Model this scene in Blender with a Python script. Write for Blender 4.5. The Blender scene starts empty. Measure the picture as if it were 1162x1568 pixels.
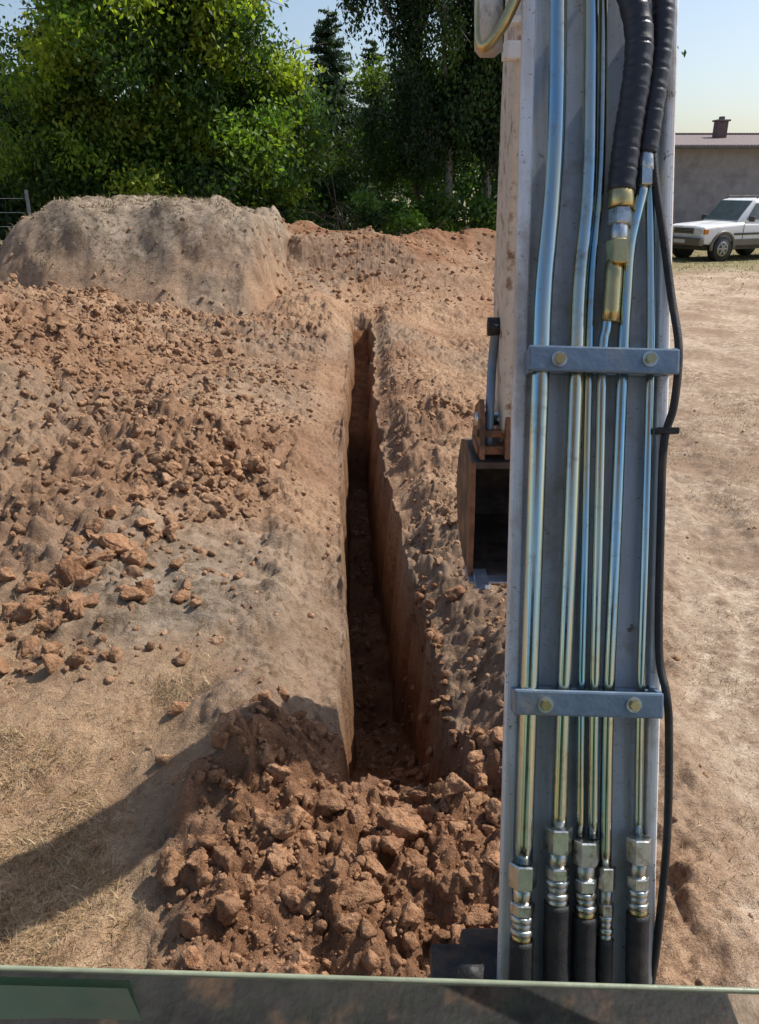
import bpy, bmesh, math, random
import numpy as np
from mathutils import Vector, Matrix
rng=np.random.default_rng(7); random.seed(7)
scene=bpy.context.scene
scene.view_settings.view_transform='Standard'
scene.view_settings.look='None'
scene.view_settings.exposure=0

# ---------------------------------------------------------------- noise
def _h(ix,iy,seed):
    n=(ix.astype(np.int64)*374761393+iy.astype(np.int64)*668265263+seed*974634777)&0xffffffff
    n=((n^(n>>13))*1274126177)&0xffffffff
    n=n^(n>>16)
    return (n&0xffffff)/float(0xffffff)
def vn(x,y,seed=0):
    ix=np.floor(x);iy=np.floor(y);fx=x-ix;fy=y-iy
    fx=fx*fx*fx*(fx*(fx*6-15)+10);fy=fy*fy*fy*(fy*(fy*6-15)+10)
    a=_h(ix,iy,seed);b=_h(ix+1,iy,seed);c=_h(ix,iy+1,seed);d=_h(ix+1,iy+1,seed)
    return (a+(b-a)*fx+(c-a)*fy+(a-b-c+d)*fx*fy)*2-1
def fbm(x,y,o=4,seed=0):
    s=0;a=.5
    for i in range(o):
        s=s+a*vn(x,y,seed+i*17); x,y=(x*.8+y*.6)*1.95+3.1,(y*.8-x*.6)*1.95+7.7; a*=.52
    return s
def lumps(x,y,cell,seed=0,dens=1.0):
    gx=x/cell;gy=y/cell
    wx=.35*vn(gx*1.7,gy*1.7,seed+31);wy=.35*vn(gx*1.7+9,gy*1.7+4,seed+32)
    gx=gx+wx;gy=gy+wy
    ix=np.floor(gx);iy=np.floor(gy)
    out=np.zeros_like(gx)
    for dx in (-1,0,1):
        for dy in (-1,0,1):
            cx=ix+dx;cy=iy+dy
            px=cx+_h(cx,cy,seed);py=cy+_h(cx,cy,seed+5)
            r=.35+.55*_h(cx,cy,seed+9);on=(_h(cx,cy,seed+13)<dens)
            an=_h(cx,cy,seed+21)*3.14
            ex=(gx-px);ey=(gy-py)
            ca=np.cos(an);sa=np.sin(an)
            e1=ex*ca+ey*sa;e2=(-ex*sa+ey*ca)*1.45
            d2=(e1*e1+e2*e2)/(r*r)
            q=np.clip(1-d2,0,1)**.6*r*(.75+.5*e1)
            out=np.maximum(out,np.where(on,q,0))
    return out
def ss(a,b,x):
    t=np.clip((x-a)/(b-a),0,1);return t*t*(3-2*t)

# ---------------------------------------------------------------- terrain
YK=[-5,2,3.2,4.55,7.2,9.75,14.6,30]
def xl(Y): return np.interp(Y,YK,[-.2,-.17,-.178,-.248,-.365,-.43,-.50,-.50])
def wt(Y): return np.interp(Y,YK,[.72,.66,.54,.46,.385,.36,.37,.37])
def DD(Y): return np.interp(Y,[2.5,2.9,3.4,4.6,9.4,9.7,14.3,14.8],[0,.25,.60,1.12,1.15,.55,.5,0])
def G(X,Y,cx,cy,sx,sy): return np.exp(-((X-cx)/sx)**2-((Y-cy)/sy)**2)
def H(X,Y,detail=True):
    X=np.asarray(X,float);Y=np.asarray(Y,float)
    near=ss(40,25,Y)*ss(-25,-12,X)*ss(25,14,X)
    u=X-xl(Y);w=wt(Y)
    inY=ss(2.2,3.4,Y)*ss(17,14,Y)
    bnd=.72+.21*np.clip(Y,0,30)+.25*vn(X*.9,Y*.9,3)*ss(1,6,Y)+.08*vn(X*5,Y*5,3)
    soil=ss(bnd+.3,bnd-.2,X)*ss(24.3,23,Y+.8*vn(X*.5,Y*.5,8))*ss(-13,-10,X)*ss(-.5,.8,Y)
    gl=ss(3.9,3.0,Y+.5*vn(X*2,Y*2,4)+.25*(X+1))*ss(-.62,-1.0,X+.2*vn(X*3,Y*3,6))
    loose=ss(1.15,.8,np.sqrt(((X-.0)/.78)**2+((Y-2.25)/.95)**2)+.22*vn(X*2.5,Y*2.5,12)+.08*vn(X*8,Y*8,13))
    z=.05*fbm(X*.5,Y*.5,3,1)*near
    wob=.024*vn(Y*1.7,X*0+3.3,31)+.022*vn(Y*6,X*0+1.3,32)+.012*vn(Y*17,X*0+5.3,33)
    uw=u+wob*ss(2.4,3.5,Y)
    wr=w+(.03*vn(Y*2.3,X*0+8.3,34)+.024*vn(Y*7,X*0+2.3,35)+.012*vn(Y*19,X*0+2.3,36))
    z+=inY*(.17*ss(-.0,-.46,uw)*ss(-2.6,-1.0,u)+.17*ss(0.0,.30,uw-w)*ss(1.3,.55,u-w))
    z+=.17*G(X,Y,.78,2.9,.28,.9)+.17*G(X,Y,-.58,2.75,.30,.50)
    z+=.10*loose*ss(3.4,2.6,Y)
    hl=1.28*G(X,Y,-4.9,8.6,1.9,2.7)+.42*G(X,Y,-3.3,5.6,1.15,1.4)+.55*G(X,Y,-4.2,12.3,2.3,1.8)+.18*G(X,Y,-1.8,6.5,.8,3.0)
    z+=hl*(1+.30*fbm(X*1.1,Y*1.1,3,47))
    e=.25*fbm(X*.9,Y*.9,3,40)
    gm=ss(-2.0,-2.5,X+e*.5+.10*vn(X*3,Y*3,48))*ss(13.9,16.1,Y+e)*ss(-8.8,-5.9,X+e)*ss(22,20,Y)
    z=z*(1-gm)+gm*(2.04+.10*fbm(X*.6,Y*.6,2,41)-.26*ss(-4.6,-2.3,X))
    fm=ss(-3.6,-2.2,X)*ss(5.0,.4,X+.8*vn(X,Y,44))*ss(15.8,20.2,Y+.9*vn(X*.6,Y*.6,45))*ss(23.4,21.2,Y)*(1-gm)
    z+=fm*(1.08+.35*fbm(X*.7,Y*.7,2,46)+.15*ss(0,-2,X))
    z+=.40*G(X,Y,2.8,17.8,1.4,1.1)+.30*G(X,Y,3.9,19.0,1.2,1.1)+1.0*G(X,Y,2.9,22.6,1.3,1.0)+1.0*G(X,Y,-2.0,22.7,1.0,.9)
    z+=.4*G(X,Y,-1.4,15.2,.8,1.1)*(1-gm)+.2*G(X,Y,1.2,15.8,1.1,1.0)
    if detail:
        heapm=np.clip(hl*1.8,0,1)
        lip=ss(-.34,-.24,u)*ss(.02,-.02,u)
        rrim=ss(w-.02,w+.03,u)*ss(w+.18,w+.10,u)*ss(3.6,4.2,Y)
        rough=soil*(1-.6*gm)*(1-gl)*np.clip(.90+.55*heapm+.35*loose+.35*fm+.5*vn(X*.8,Y*.8,50)-.35*lip-.35*rrim-.35*G(X,Y,-1.0,3.8,.6,.9),.35,1.6)
        far=.40+.60*ss(18,11,Y)
        cl=.45+.7*np.clip(fbm(X*1.5,Y*1.5,3,53)*2+.4,0,1)
        d=.115*lumps(X,Y,.38,60,.42)*cl+.105*lumps(X,Y,.19,61,.55)*cl+.066*lumps(X,Y,.09,62,.65)+.036*lumps(X+.3,Y,.045,63,.7)
        d=d+.065*fbm(X*3,Y*3,6,64)+.035*np.abs(fbm(X*9,Y*9,4,66))+.12*np.abs(fbm(X*1.2,Y*1.2,2,67))*(heapm+fm)
        z+=near*far*rough*d
        ff=(1-soil)+gl
        z+=near*ff*(.034*fbm(X*3,Y*3,6,70)+.022*lumps(X,Y,.16,71,.4)+.012*lumps(X,Y,.06,72,.5))
        tr=np.zeros_like(z)
        for c0,sl in ((1.35,.20),(2.5,.24),(3.6,.30),(-1.25,.03),(-.75,.0)):
            q=np.abs(X-(c0+sl*Y+.12*np.sin(Y*.35)))
            tr+=ss(.22,.14,q)*(.35+.65*(.5+.5*np.tanh(3*np.sin(Y*26+X*3)+1.2*vn(X*9,Y*9,78))))*ss(-.35,.1,vn(X*.6,Y*.6,77))
        z-=near*.030*tr*ss(16,9,Y)
        z+=near*gm*(.05*fbm(X*4,Y*4,4,80)+.08*lumps(X,Y,.34,81,.4)+.05*lumps(X,Y,.15,83,.4)+.22*fbm(X*1.3,Y*1.3,3,82))
    D=DD(Y)
    sl=.085*np.clip(D,.3,2)+.05*ss(4.0,3.0,Y)
    pr=np.minimum(np.clip(uw/.045,0,1),np.clip((wr-uw)/sl,0,1))
    prof=pr**1.35
    D=D+.03*vn(X*9,Y*9,90)+.05*vn(X*3,Y*3,91)*(D>.1)
    z=z-np.where(D>.03,prof*(D+z*.6),0)
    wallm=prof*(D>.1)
    return z,soil,gl,loose,gm,wallm,fm,hl

def mesh_obj(name,V,F,mats=(),parent=None,smooth=True,cols=None,mi=None):
    me=bpy.data.meshes.new(name)
    V=np.asarray(V,np.float32)
    if isinstance(F,np.ndarray):
        n,k=F.shape
        me.vertices.add(len(V));me.vertices.foreach_set('co',V.ravel())
        me.loops.add(n*k);me.loops.foreach_set('vertex_index',F.astype(np.int32).ravel())
        me.polygons.add(n);me.polygons.foreach_set('loop_start',np.arange(0,n*k,k,dtype=np.int32))
        me.update(calc_edges=True)
    else:
        me.from_pydata([tuple(map(float,v)) for v in V],[],F);me.update()
    me.validate()
    if smooth: me.polygons.foreach_set('use_smooth',np.ones(len(me.polygons),bool))
    if mi is not None: me.polygons.foreach_set('material_index',np.asarray(mi,np.int32))
    if cols is not None:
        for k,c in cols.items():
            at=me.color_attributes.new(k,'FLOAT_COLOR','POINT')
            cc=np.ones((len(V),4),np.float32);cc[:,:c.shape[1]]=c
            at.data.foreach_set('color',cc.ravel())
    for m in mats: me.materials.append(m)
    ob=bpy.data.objects.new(name,me);scene.collection.objects.link(ob)
    if parent: ob.parent=parent
    return ob
def empty(name,loc=(0,0,0)):
    e=bpy.data.objects.new(name,None);e.location=loc;scene.collection.objects.link(e);return e

# ---------------------------------------------------------------- material helpers
def newmat(name):
    m=bpy.data.materials.new(name);m.use_nodes=True
    nt=m.node_tree;nt.nodes.clear();return m,nt
def N(nt,t,**k):
    n=nt.nodes.new(t)
    for a,b in k.items():
        if a=='inp':
            for kk,v in b.items(): n.inputs[kk].default_value=v
        else: setattr(n,a,b)
    return n
def L(nt,a,b): nt.links.new(a,b)
def mix(nt,f,a,b,bt='MIX'):
    n=nt.nodes.new('ShaderNodeMix');n.data_type='RGBA';n.blend_type=bt
    for s,v in ((n.inputs[0],f),(n.inputs[6],a),(n.inputs[7],b)):
        if isinstance(v,(int,float)): s.default_value=v
        elif isinstance(v,tuple): s.default_value=v if len(v)==4 else v+(1,)
        else: L(nt,v,s)
    return n.outputs[2]
def noise(nt,co,sc,det=4,rough=.6):
    n=N(nt,'ShaderNodeTexNoise',inp={'Scale':sc,'Detail':min(det,5),'Roughness':rough});L(nt,co,n.inputs['Vector']);return n.outputs['Fac']
def ramp(nt,f,a,b):
    n=N(nt,'ShaderNodeMapRange',inp={'From Min':a,'From Max':b});L(nt,f,n.inputs[0]);return n.outputs[0]
def simple(name,col,rough=.5,metal=0,var=.15,scale=20,bump=.0,dirt=None,bscale=60,dscale=6,dlo=.52,dhi=.66):
    m,nt=newmat(name)
    tc=N(nt,'ShaderNodeTexCoord').outputs['Object']
    o=N(nt,'ShaderNodeOutputMaterial');b=N(nt,'ShaderNodeBsdfPrincipled',inp={'Roughness':rough,'Metallic':metal})
    f=noise(nt,tc,scale)
    c=mix(nt,ramp(nt,f,.3,.7),tuple(x*(1-var) for x in col),tuple(min(1,x*(1+var)) for x in col))
    if dirt:
        c=mix(nt,ramp(nt,noise(nt,tc,dscale,8,.7),dlo,dhi),c,dirt)
    L(nt,c,b.inputs['Base Color'])
    r=N(nt,'ShaderNodeMapRange',inp={'From Min':.3,'From Max':.7,'To Min':max(0.03,rough-.1),'To Max':min(1,rough+.15)});L(nt,noise(nt,tc,scale*.4,2),r.inputs[0]);L(nt,r.outputs[0],b.inputs['Roughness'])
    if bump>0:
        bn=N(nt,'ShaderNodeBump',inp={'Strength':bump,'Distance':.01});L(nt,noise(nt,tc,bscale),bn.inputs['Height']);L(nt,bn.outputs[0],b.inputs['Normal'])
    L(nt,b.outputs[0],o.inputs[0]);return m

def soil_nodes(nt,tc):
    n1=noise(nt,tc,.7,2);n2=noise(nt,tc,4,4,.65);n3=noise(nt,tc,30,4,.7)
    dry=mix(nt,ramp(nt,n2,.32,.68),(.275,.156,.088),(.49,.312,.190))
    dry=mix(nt,ramp(nt,n3,.45,.75),dry,(.60,.405,.258))
    dry=mix(nt,ramp(nt,n3,.46,.30),dry,(.175,.092,.050))
    dry=mix(nt,ramp(nt,n1,.52,.74),dry,(.355,.205,.118))
    return dry,n2,n3
def ground_mat():
    m,nt=newmat('ground_soil')
    tc=N(nt,'ShaderNodeTexCoord').outputs['Object']
    o=N(nt,'ShaderNodeOutputMaterial');b=N(nt,'ShaderNodeBsdfPrincipled',inp={'Roughness':.95,'Specular IOR Level':.12})
    z1=N(nt,'ShaderNodeSeparateColor');a1=N(nt,'ShaderNodeVertexColor',layer_name='zone');L(nt,a1.outputs[0],z1.inputs[0])
    z2=N(nt,'ShaderNodeSeparateColor');a2=N(nt,'ShaderNodeVertexColor',layer_name='zone2');L(nt,a2.outputs[0],z2.inputs[0])
    dry,n2,n3=soil_nodes(nt,tc)
    damp=mix(nt,ramp(nt,n2,.3,.7),(.19,.092,.045),(.36,.195,.112))
    c=mix(nt,z2.outputs[0],dry,damp)
    grey=mix(nt,ramp(nt,noise(nt,tc,3,4,.7),.35,.65),(.24,.18,.125),(.44,.35,.26))
    n14=noise(nt,tc,11,5,.75)
    grey=mix(nt,ramp(nt,n14,.50,.62),grey,(.16,.118,.072))
    c=mix(nt,z2.outputs[1],c,grey)
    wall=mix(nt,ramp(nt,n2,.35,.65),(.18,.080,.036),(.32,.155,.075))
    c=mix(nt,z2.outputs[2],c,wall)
    fld=mix(nt,ramp(nt,noise(nt,tc,1.1,5,.68),.38,.62),(.36,.245,.165),(.60,.455,.325))
    fld=mix(nt,ramp(nt,n14,.50,.62),fld,(.72,.57,.42))
    fld=mix(nt,ramp(nt,n14,.45,.33),fld,(.27,.178,.115))
    fld=mix(nt,ramp(nt,noise(nt,tc,.45,3,.6),.50,.66),fld,(.38,.26,.172))
    fld=mix(nt,ramp(nt,noise(nt,tc,60,3,.8),.56,.7),fld,(.19,.132,.078))
    warm=mix(nt,1.0,fld,(.92,.80,.66),'MULTIPLY')
    fld=mix(nt,z1.outputs[2],fld,warm)
    c=mix(nt,z1.outputs[0],c,fld)
    gr=mix(nt,ramp(nt,n2,.4,.6),(.12,.14,.04),(.30,.245,.12))
    c=mix(nt,z1.outputs[1],c,gr)
    L(nt,c,b.inputs['Base Color'])
    b1=N(nt,'ShaderNodeBump',inp={'Strength':1.0,'Distance':.03});L(nt,noise(nt,tc,26,5,.8),b1.inputs['Height'])
    b2=N(nt,'ShaderNodeBump',inp={'Strength':.9,'Distance':.008});L(nt,noise(nt,tc,130,2,.75),b2.inputs['Height']);L(nt,b1.outputs[0],b2.inputs['Normal'])
    L(nt,b2.outputs[0],b.inputs['Normal']);L(nt,b.outputs[0],o.inputs[0]);return m
def clod_mat():
    m,nt=newmat('clod_soil')
    tc=N(nt,'ShaderNodeTexCoord').outputs['Object']
    o=N(nt,'ShaderNodeOutputMaterial');b=N(nt,'ShaderNodeBsdfPrincipled',inp={'Roughness':.95,'Specular IOR Level':.12})
    dry,n2,n3=soil_nodes(nt,tc)
    a=N(nt,'ShaderNodeVertexColor',layer_name='tint')
    c=mix(nt,1.0,dry,a.outputs[0],'MULTIPLY')
    L(nt,c,b.inputs['Base Color'])
    b1=N(nt,'ShaderNodeBump',inp={'Strength':1.0,'Distance':.025});L(nt,noise(nt,tc,42,4,.75),b1.inputs['Height'])
    L(nt,b1.outputs[0],b.inputs['Normal']);L(nt,b.outputs[0],o.inputs[0]);return m

def grow(start,step,rate,end):
    o=[start];s=step
    while o[-1]<end:
        o.append(o[-1]+s);s*=rate
    return o
ys=[-120,-80,-50,-30,-18,-10,-5,-2.5,-1,0,.4,.7,.85]
y=1.0
while y<27: ys.append(y);y+=min(y*.0054,.048) if y<23 else .15
while y<900: ys.append(y);y*=1.07
ys=np.array(ys)
inn=list(np.arange(-.1,.62,.0065))
right=grow(.62,.009,1.0076,10);right=right+grow(right[-1]*1.08,.9,1.12,700)
left=grow(.1,.009,1.0070,13);left=left+grow(left[-1]*1.06,.9,1.12,700)
us=np.array([-v for v in left[::-1]]+inn[1:]+right)
U,Y=np.meshgrid(us,ys)
X=U+xl(Y)
Z,soil,gl,loose,gm,wallm,fm,hl=H(X,Y)
nr,nc=X.shape
idx=np.arange(nr*nc).reshape(nr,nc)
F=np.stack([idx[:-1,:-1],idx[:-1,1:],idx[1:,1:],idx[1:,:-1]],-1).reshape(-1,4)
V=np.stack([X,Y,Z],-1).reshape(-1,3)
green=(1-soil)*ss(23,26,Y+1.5*vn(X*.5,Y*.5,99))*.7
green=np.maximum(green,ss(25,27,Y)*.8)
straw=np.clip((1-soil)+gl*.85,0,1)
damp=np.clip(loose*.75+.6*fm*ss(17,19,Y)+.9*ss(20.5,21.5,Y)+.5*ss(.3,.0,np.abs(X-xl(Y)-.75))*ss(4.6,3.2,Y)+.5*ss(.0,.5,vn(X*.9,Y*.9,101)),0,1)
greyz=np.clip(gm+.45*ss(0,.6,vn(X*.7+4,Y*.7,103))*soil+.6*G(X,Y,-1.2,3.9,.6,1.0),0,1)*(1-loose)
zone=np.stack([straw,green,ss(0,-.6,X)],-1).reshape(-1,3)
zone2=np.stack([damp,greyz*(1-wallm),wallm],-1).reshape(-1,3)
gmat=ground_mat()
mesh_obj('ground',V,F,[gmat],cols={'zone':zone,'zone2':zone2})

# ---------------------------------------------------------------- clods
def n3(v,f,ph):
    return (np.sin(v[:,0]*f+ph)*np.cos(v[:,1]*f*1.13+ph*2)+np.sin(v[:,2]*f*.93+v[:,0]*f*.5+ph*3)*np.cos(v[:,1]*f*.7-ph))*.5
def clod_variants(sub,n,seed):
    out=[];r=np.random.default_rng(seed)
    for k in range(n):
        bm=bmesh.new();bmesh.ops.create_icosphere(bm,subdivisions=sub,radius=1)
        v=np.array([x.co[:] for x in bm.verts]);f=np.array([[q.index for q in p.verts] for p in bm.faces]);bm.free()
        for _ in range(11):
            nn=r.normal(size=3);nn/=np.linalg.norm(nn);d=r.uniform(.42,.85)
            dd=v@nn-d;v=v-np.clip(dd,0,None)[:,None]*nn*.92
        ph=r.uniform(0,9)
        v=v*(1+.22*n3(v,3.1,ph)+.15*n3(v,6.3,ph*1.7)+.09*n3(v,12,ph*2.3)+.06*n3(v,21,ph)+r.normal(size=len(v))*.035)[:,None]
        out.append((v,f))
    return out
def rotm(n,r):
    q=r.normal(size=(n,4));q/=np.linalg.norm(q,axis=1)[:,None];w,x,y,z=q.T
    return np.stack([1-2*(y*y+z*z),2*(x*y-z*w),2*(x*z+y*w),2*(x*y+z*w),1-2*(x*x+z*z),2*(y*z-x*w),2*(x*z-y*w),2*(y*z+x*w),1-2*(x*x+y*y)],-1).reshape(n,3,3)
CV={2:clod_variants(2,8,1),3:clod_variants(3,8,2),4:clod_variants(4,6,3)}
allV=[];allF=[];allC=[];off=0
def scatter(px,py,size,sub,tint,sink=.5,seed=0):
    global off
    r=np.random.default_rng(seed+100)
    z=H(px,py)[0];vs=CV[sub];n=len(px)
    R=rotm(n,r);sc=np.stack([size*r.uniform(.8,1.4,n),size*r.uniform(.75,1.1,n),size*r.uniform(.6,.95,n)],-1)
    ch=r.integers(0,len(vs),n)
    for k,(v,f) in enumerate(vs):
        s=np.where(ch==k)[0]
        if len(s)==0: continue
        P=np.einsum('nij,nvj->nvi',R[s],v[None]*sc[s][:,None,:])
        P[...,2]*=.9
        P[...,0]+=px[s][:,None];P[...,1]+=py[s][:,None];P[...,2]+=(z[s]+size[s]*(.5-sink))[:,None]
        m=len(v)
        FF=f[None]+(np.arange(len(s))*m)[:,None,None]+off
        t=tint*(r.uniform(.8,1.15,(len(s),1)))
        C=np.repeat(t[:,None,:],m,axis=1)
        allV.append(P.reshape(-1,3));allF.append(FF.reshape(-1,3));allC.append(C.reshape(-1,3));off+=len(s)*m
def pts(n,x0,x1,y0,y1,fn,seed):
    r=np.random.default_rng(seed);x=r.uniform(x0,x1,n);y=r.uniform(y0,y1,n)
    p=fn(x,y);k=r.uniform(0,1,n)<p
    return x[k],y[k]
def sizes(n,a,b,k=1.9): return a+(b-a)*rng.uniform(0,1,n)**k
def notrench(x,y):
    u=x-xl(y);return ~((u>-.05)&(u<wt(y)+.03)&(y>3.0)&(y<14.8))
dampt=np.array([.84,.73,.66]);dryt=np.array([.96,.92,.89])
lf=lambda x,y:ss(1.12,.75,np.sqrt(((x-.0)/.78)**2+((y-2.25)/.95)**2)+.2*vn(x*2.5,y*2.5,12))
x,y=pts(7000,-1,1.1,1.2,3.4,lf,1);scatter(x,y,sizes(len(x),.004,.016),2,dampt,seed=1)
x,y=pts(900,-1,1.1,1.2,3.4,lf,2);scatter(x,y,sizes(len(x),.014,.04),3,dampt,.4,seed=2)
x,y=pts(150,-.8,1,1.2,3.1,lf,3);scatter(x,y,sizes(len(x),.035,.068,1),4,dampt*1.05,.35,seed=3)
x,y=pts(240,-.15,.35,2.9,4.6,lambda x,y:x*0+1,4);scatter(x,y,sizes(len(x),.012,.05),3,dampt,seed=4)
# crumbs that fell on the trench floor
x,y=pts(500,-.42,.1,4.6,9.2,lambda x,y:((x-xl(y)>.06)&(x-xl(y)<wt(y)-.12))*1.,17);scatter(x,y,sizes(len(x),.010,.045),2,dampt,seed=17)
clus=lambda x,y:.3+.7*ss(-.1,.2,fbm(x*1.3,y*1.3,3,201))
def bank(x,y):
    u=x-xl(y);w=wt(y)
    return (ss(.05,.18,u-w)*ss(1.1,.4,u-w)+.5*ss(-.22,-.35,u)*ss(-1.3,-.5,u))*notrench(x,y)*clus(x,y)
x,y=pts(11000,-2.5,1.6,2.6,11,bank,5);scatter(x,y,sizes(len(x),.005,.024),2,dryt,seed=5)
x,y=pts(1100,-2.5,1.6,2.6,11,bank,6);scatter(x,y,sizes(len(x),.02,.060),3,dryt*.93,.42,seed=6)
hf=lambda x,y:np.clip(H(x,y,False)[7]*1.8,0,1)*notrench(x,y)*clus(x,y)*ss(15,13.5,y)
x,y=pts(42000,-8,-.8,3.4,14.5,hf,7);scatter(x,y,sizes(len(x),.008,.036),2,dryt*.97,.40,seed=7)
x,y=pts(4800,-8,-.8,3.4,14.5,hf,8);scatter(x,y,sizes(len(x),.025,.085),3,dryt*.9,.38,seed=8)
x,y=pts(300,-2.8,-.8,3.3,6.4,lambda x,y:ss(.8,.0,np.abs((x+1.70)+(y-4)*(-.25))),9);scatter(x,y,sizes(len(x),.03,.090,1.3),4,np.array([.9,.82,.76]),.35,seed=9)
gen=lambda x,y:.5*notrench(x,y)*ss(1.0+.2*y,.6+.2*y,x)*clus(x,y)*ss(14.6,13.8,y+5*(x>-2))*ss(-.0,.3,-(x+.6)*1.0+ (x>-.4)*9)
x,y=pts(34000,-7,3,3.2,17,gen,10);scatter(x,y,sizes(len(x),.007,.034),2,dryt,.40,seed=10)
x,y=pts(1500,-4,2.4,3.6,14,gen,11);scatter(x,y,sizes(len(x),.025,.075),3,dryt*.9,.40,seed=11)
x,y=pts(1700,-2.7,-.5,3.3,10,lambda x,y:.8*clus(x,y)*ss(-.40,-.7,x-xl(y)+.1),16);scatter(x,y,sizes(len(x),.016,.062),3,dryt*.93,.38,seed=16)
x,y=pts(1100,-2.4,5,15.5,22,lambda x,y:x*0+.9,12);scatter(x,y,sizes(len(x),.02,.09),2,np.array([.85,.74,.66]),seed=12)
x,y=pts(420,-8,-2,14,19,lambda x,y:x*0+.6,13);scatter(x,y,sizes(len(x),.015,.06),2,np.array([.9,.98,1.05]),seed=13)
x,y=pts(1600,.9,5,1.3,10,lambda x,y:.5*clus(x,y),15);scatter(x,y,sizes(len(x),.004,.022),2,np.array([1.05,1.12,1.2]),seed=15)
bx=np.array([-.62,-.75,-.50,.45,.52,-.25,.30,-.02,-1.75,-1.95,-1.6,-.30,-1.2,-.95,-.3,.05,.0,-.45,-.9]);by=np.array([2.62,2.55,2.9,4.2,3.6,1.75,2.3,2.1,4.1,3.8,4.4,2.35,5.9,6.6,2.0,2.2,2.75,3.1,3.0])
scatter(bx,by,np.array([.08,.065,.06,.07,.06,.06,.05,.06,.11,.09,.095,.055,.09,.08,.06,.05,.05,.05,.05]),4,dampt*1.15,.35,seed=14)
cm=clod_mat()
mesh_obj('soil_clods',np.concatenate(allV),np.concatenate(allF),[cm],cols={'tint':np.concatenate(allC)})

# ---------------------------------------------------------------- dry grass
def blade_mat(name):
    m,nt=newmat(name)
    o=N(nt,'ShaderNodeOutputMaterial');b=N(nt,'ShaderNodeBsdfPrincipled',inp={'Roughness':.7,'Specular IOR Level':.2})
    a=N(nt,'ShaderNodeVertexColor',layer_name='tint');tc=N(nt,'ShaderNodeTexCoord').outputs['Object']
    c=mix(nt,ramp(nt,noise(nt,tc,9,2),.3,.7),(.62,.56,.5),(1,1,1))
    c=mix(nt,1.0,c,a.outputs[0],'MULTIPLY')
    L(nt,c,b.inputs['Base Color']);L(nt,b.outputs[0],o.inputs[0]);return m
def blades(name,x,y,h,wd,cols,seed,flat=.6):
    r=np.random.default_rng(seed);n=len(x);z=H(x,y)[0]
    a=r.uniform(0,2*np.pi,n);b=r.uniform(0,2*np.pi,n);lean=r.uniform(.2,1.6,n)*flat
    base=np.stack([x,y,z-.003],-1);s=np.stack([np.cos(a),np.sin(a),0*a],-1)*wd[:,None]
    mid=base+np.stack([np.cos(b)*lean*h*.45,np.sin(b)*lean*h*.45,h*.6],-1)
    tip=base+np.stack([np.cos(b)*lean*h*1.2,np.sin(b)*lean*h*1.2,h*.85],-1)
    V=np.stack([base-s,base+s,mid+s*.7,mid-s*.7,tip],1).reshape(-1,3)
    i=np.arange(n)[:,None]*5
    F=np.concatenate([i+np.array([[0,1,2]]),i+np.array([[0,2,3]]),i+np.array([[3,2,4]])])
    ci=r.integers(0,len(cols),n);C=np.array(cols)[ci]*r.uniform(.7,1.15,(n,1))
    C=np.repeat(C[:,None],5,1).reshape(-1,3)
    return mesh_obj(name,V,F,[blade_mat(name+'_mat')],cols={'tint':C},smooth=False)
strawc=[(.54,.39,.21),(.46,.33,.17),(.64,.50,.31),(.38,.27,.14),(.28,.21,.10)]
def patch(x,y): return .08+.92*ss(-.0,.3,fbm(x*2.2,y*2.2,3,140))
x,y=pts(62000,-2.6,-.6,1.1,4.0,lambda x,y:H(x,y,False)[2]*patch(x,y),20)
x2,y2=pts(120000,.8,6.5,1.2,11,lambda x,y:(1-H(x,y,False)[1])*patch(x,y)*.8,21)
xx=np.concatenate([x,x2]);yy=np.concatenate([y,y2])
blades('dry_grass',xx,yy,rng.uniform(.010,.042,len(xx)),rng.uniform(.0010,.0022,len(xx)),strawc,22,1.4)
x,y=pts(9000,6,30,11,30,lambda x,y:(1-H(x,y,False)[1])*patch(x,y)*ss(15,26,y),23)
x2,y2=pts(6000,-10,30,24,31,lambda x,y:x*0+1,24)
xx=np.concatenate([x,x2]);yy=np.concatenate([y,y2])
blades('field_grass',xx,yy,rng.uniform(.03,.10,len(xx)),rng.uniform(.008,.014,len(xx)),[(.40,.34,.17),(.28,.28,.10),(.5,.42,.22)],25,.9)
x,y=pts(9000,-9,-2.6,14.8,20.5,lambda x,y:ss(-.1,.3,fbm(x*1.5,y*1.5,3,150)),26)
blades('mound_weeds',x,y,rng.uniform(.03,.10,len(x)),rng.uniform(.004,.009,len(x)),[(.32,.27,.15),(.18,.17,.07),(.42,.35,.22)],27,.9)

# ---------------------------------------------------------------- trees
def leaf_mat(name,trans=.35):
    m,nt=newmat(name)
    o=N(nt,'ShaderNodeOutputMaterial')
    a=N(nt,'ShaderNodeVertexColor',layer_name='tint');tc=N(nt,'ShaderNodeTexCoord').outputs['Object']
    c=mix(nt,ramp(nt,noise(nt,tc,.6,1),.35,.65),(.75,.85,.8),(1.1,1.05,.9))
    c=mix(nt,1.0,c,a.outputs[0],'MULTIPLY')
    d=N(nt,'ShaderNodeBsdfPrincipled',inp={'Roughness':.5,'Specular IOR Level':.35});L(nt,c,d.inputs['Base Color'])
    t=N(nt,'ShaderNodeBsdfTranslucent');c2=mix(nt,1.0,c,(1.8,1.8,.6),'MULTIPLY');L(nt,c2,t.inputs[0])
    mx=N(nt,'ShaderNodeMixShader');mx.inputs[0].default_value=trans
    L(nt,d.outputs[0],mx.inputs[1]);L(nt,t.outputs[0],mx.inputs[2]);L(nt,mx.outputs[0],o.inputs[0]);return m
bark=simple('bark',(.13,.10,.075),.9,0,.4,12,.8,bscale=30)
birchbark=simple('birch_bark',(.36,.33,.29),.8,0,.3,8,.4,dirt=(.05,.04,.035),dscale=5)
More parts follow.
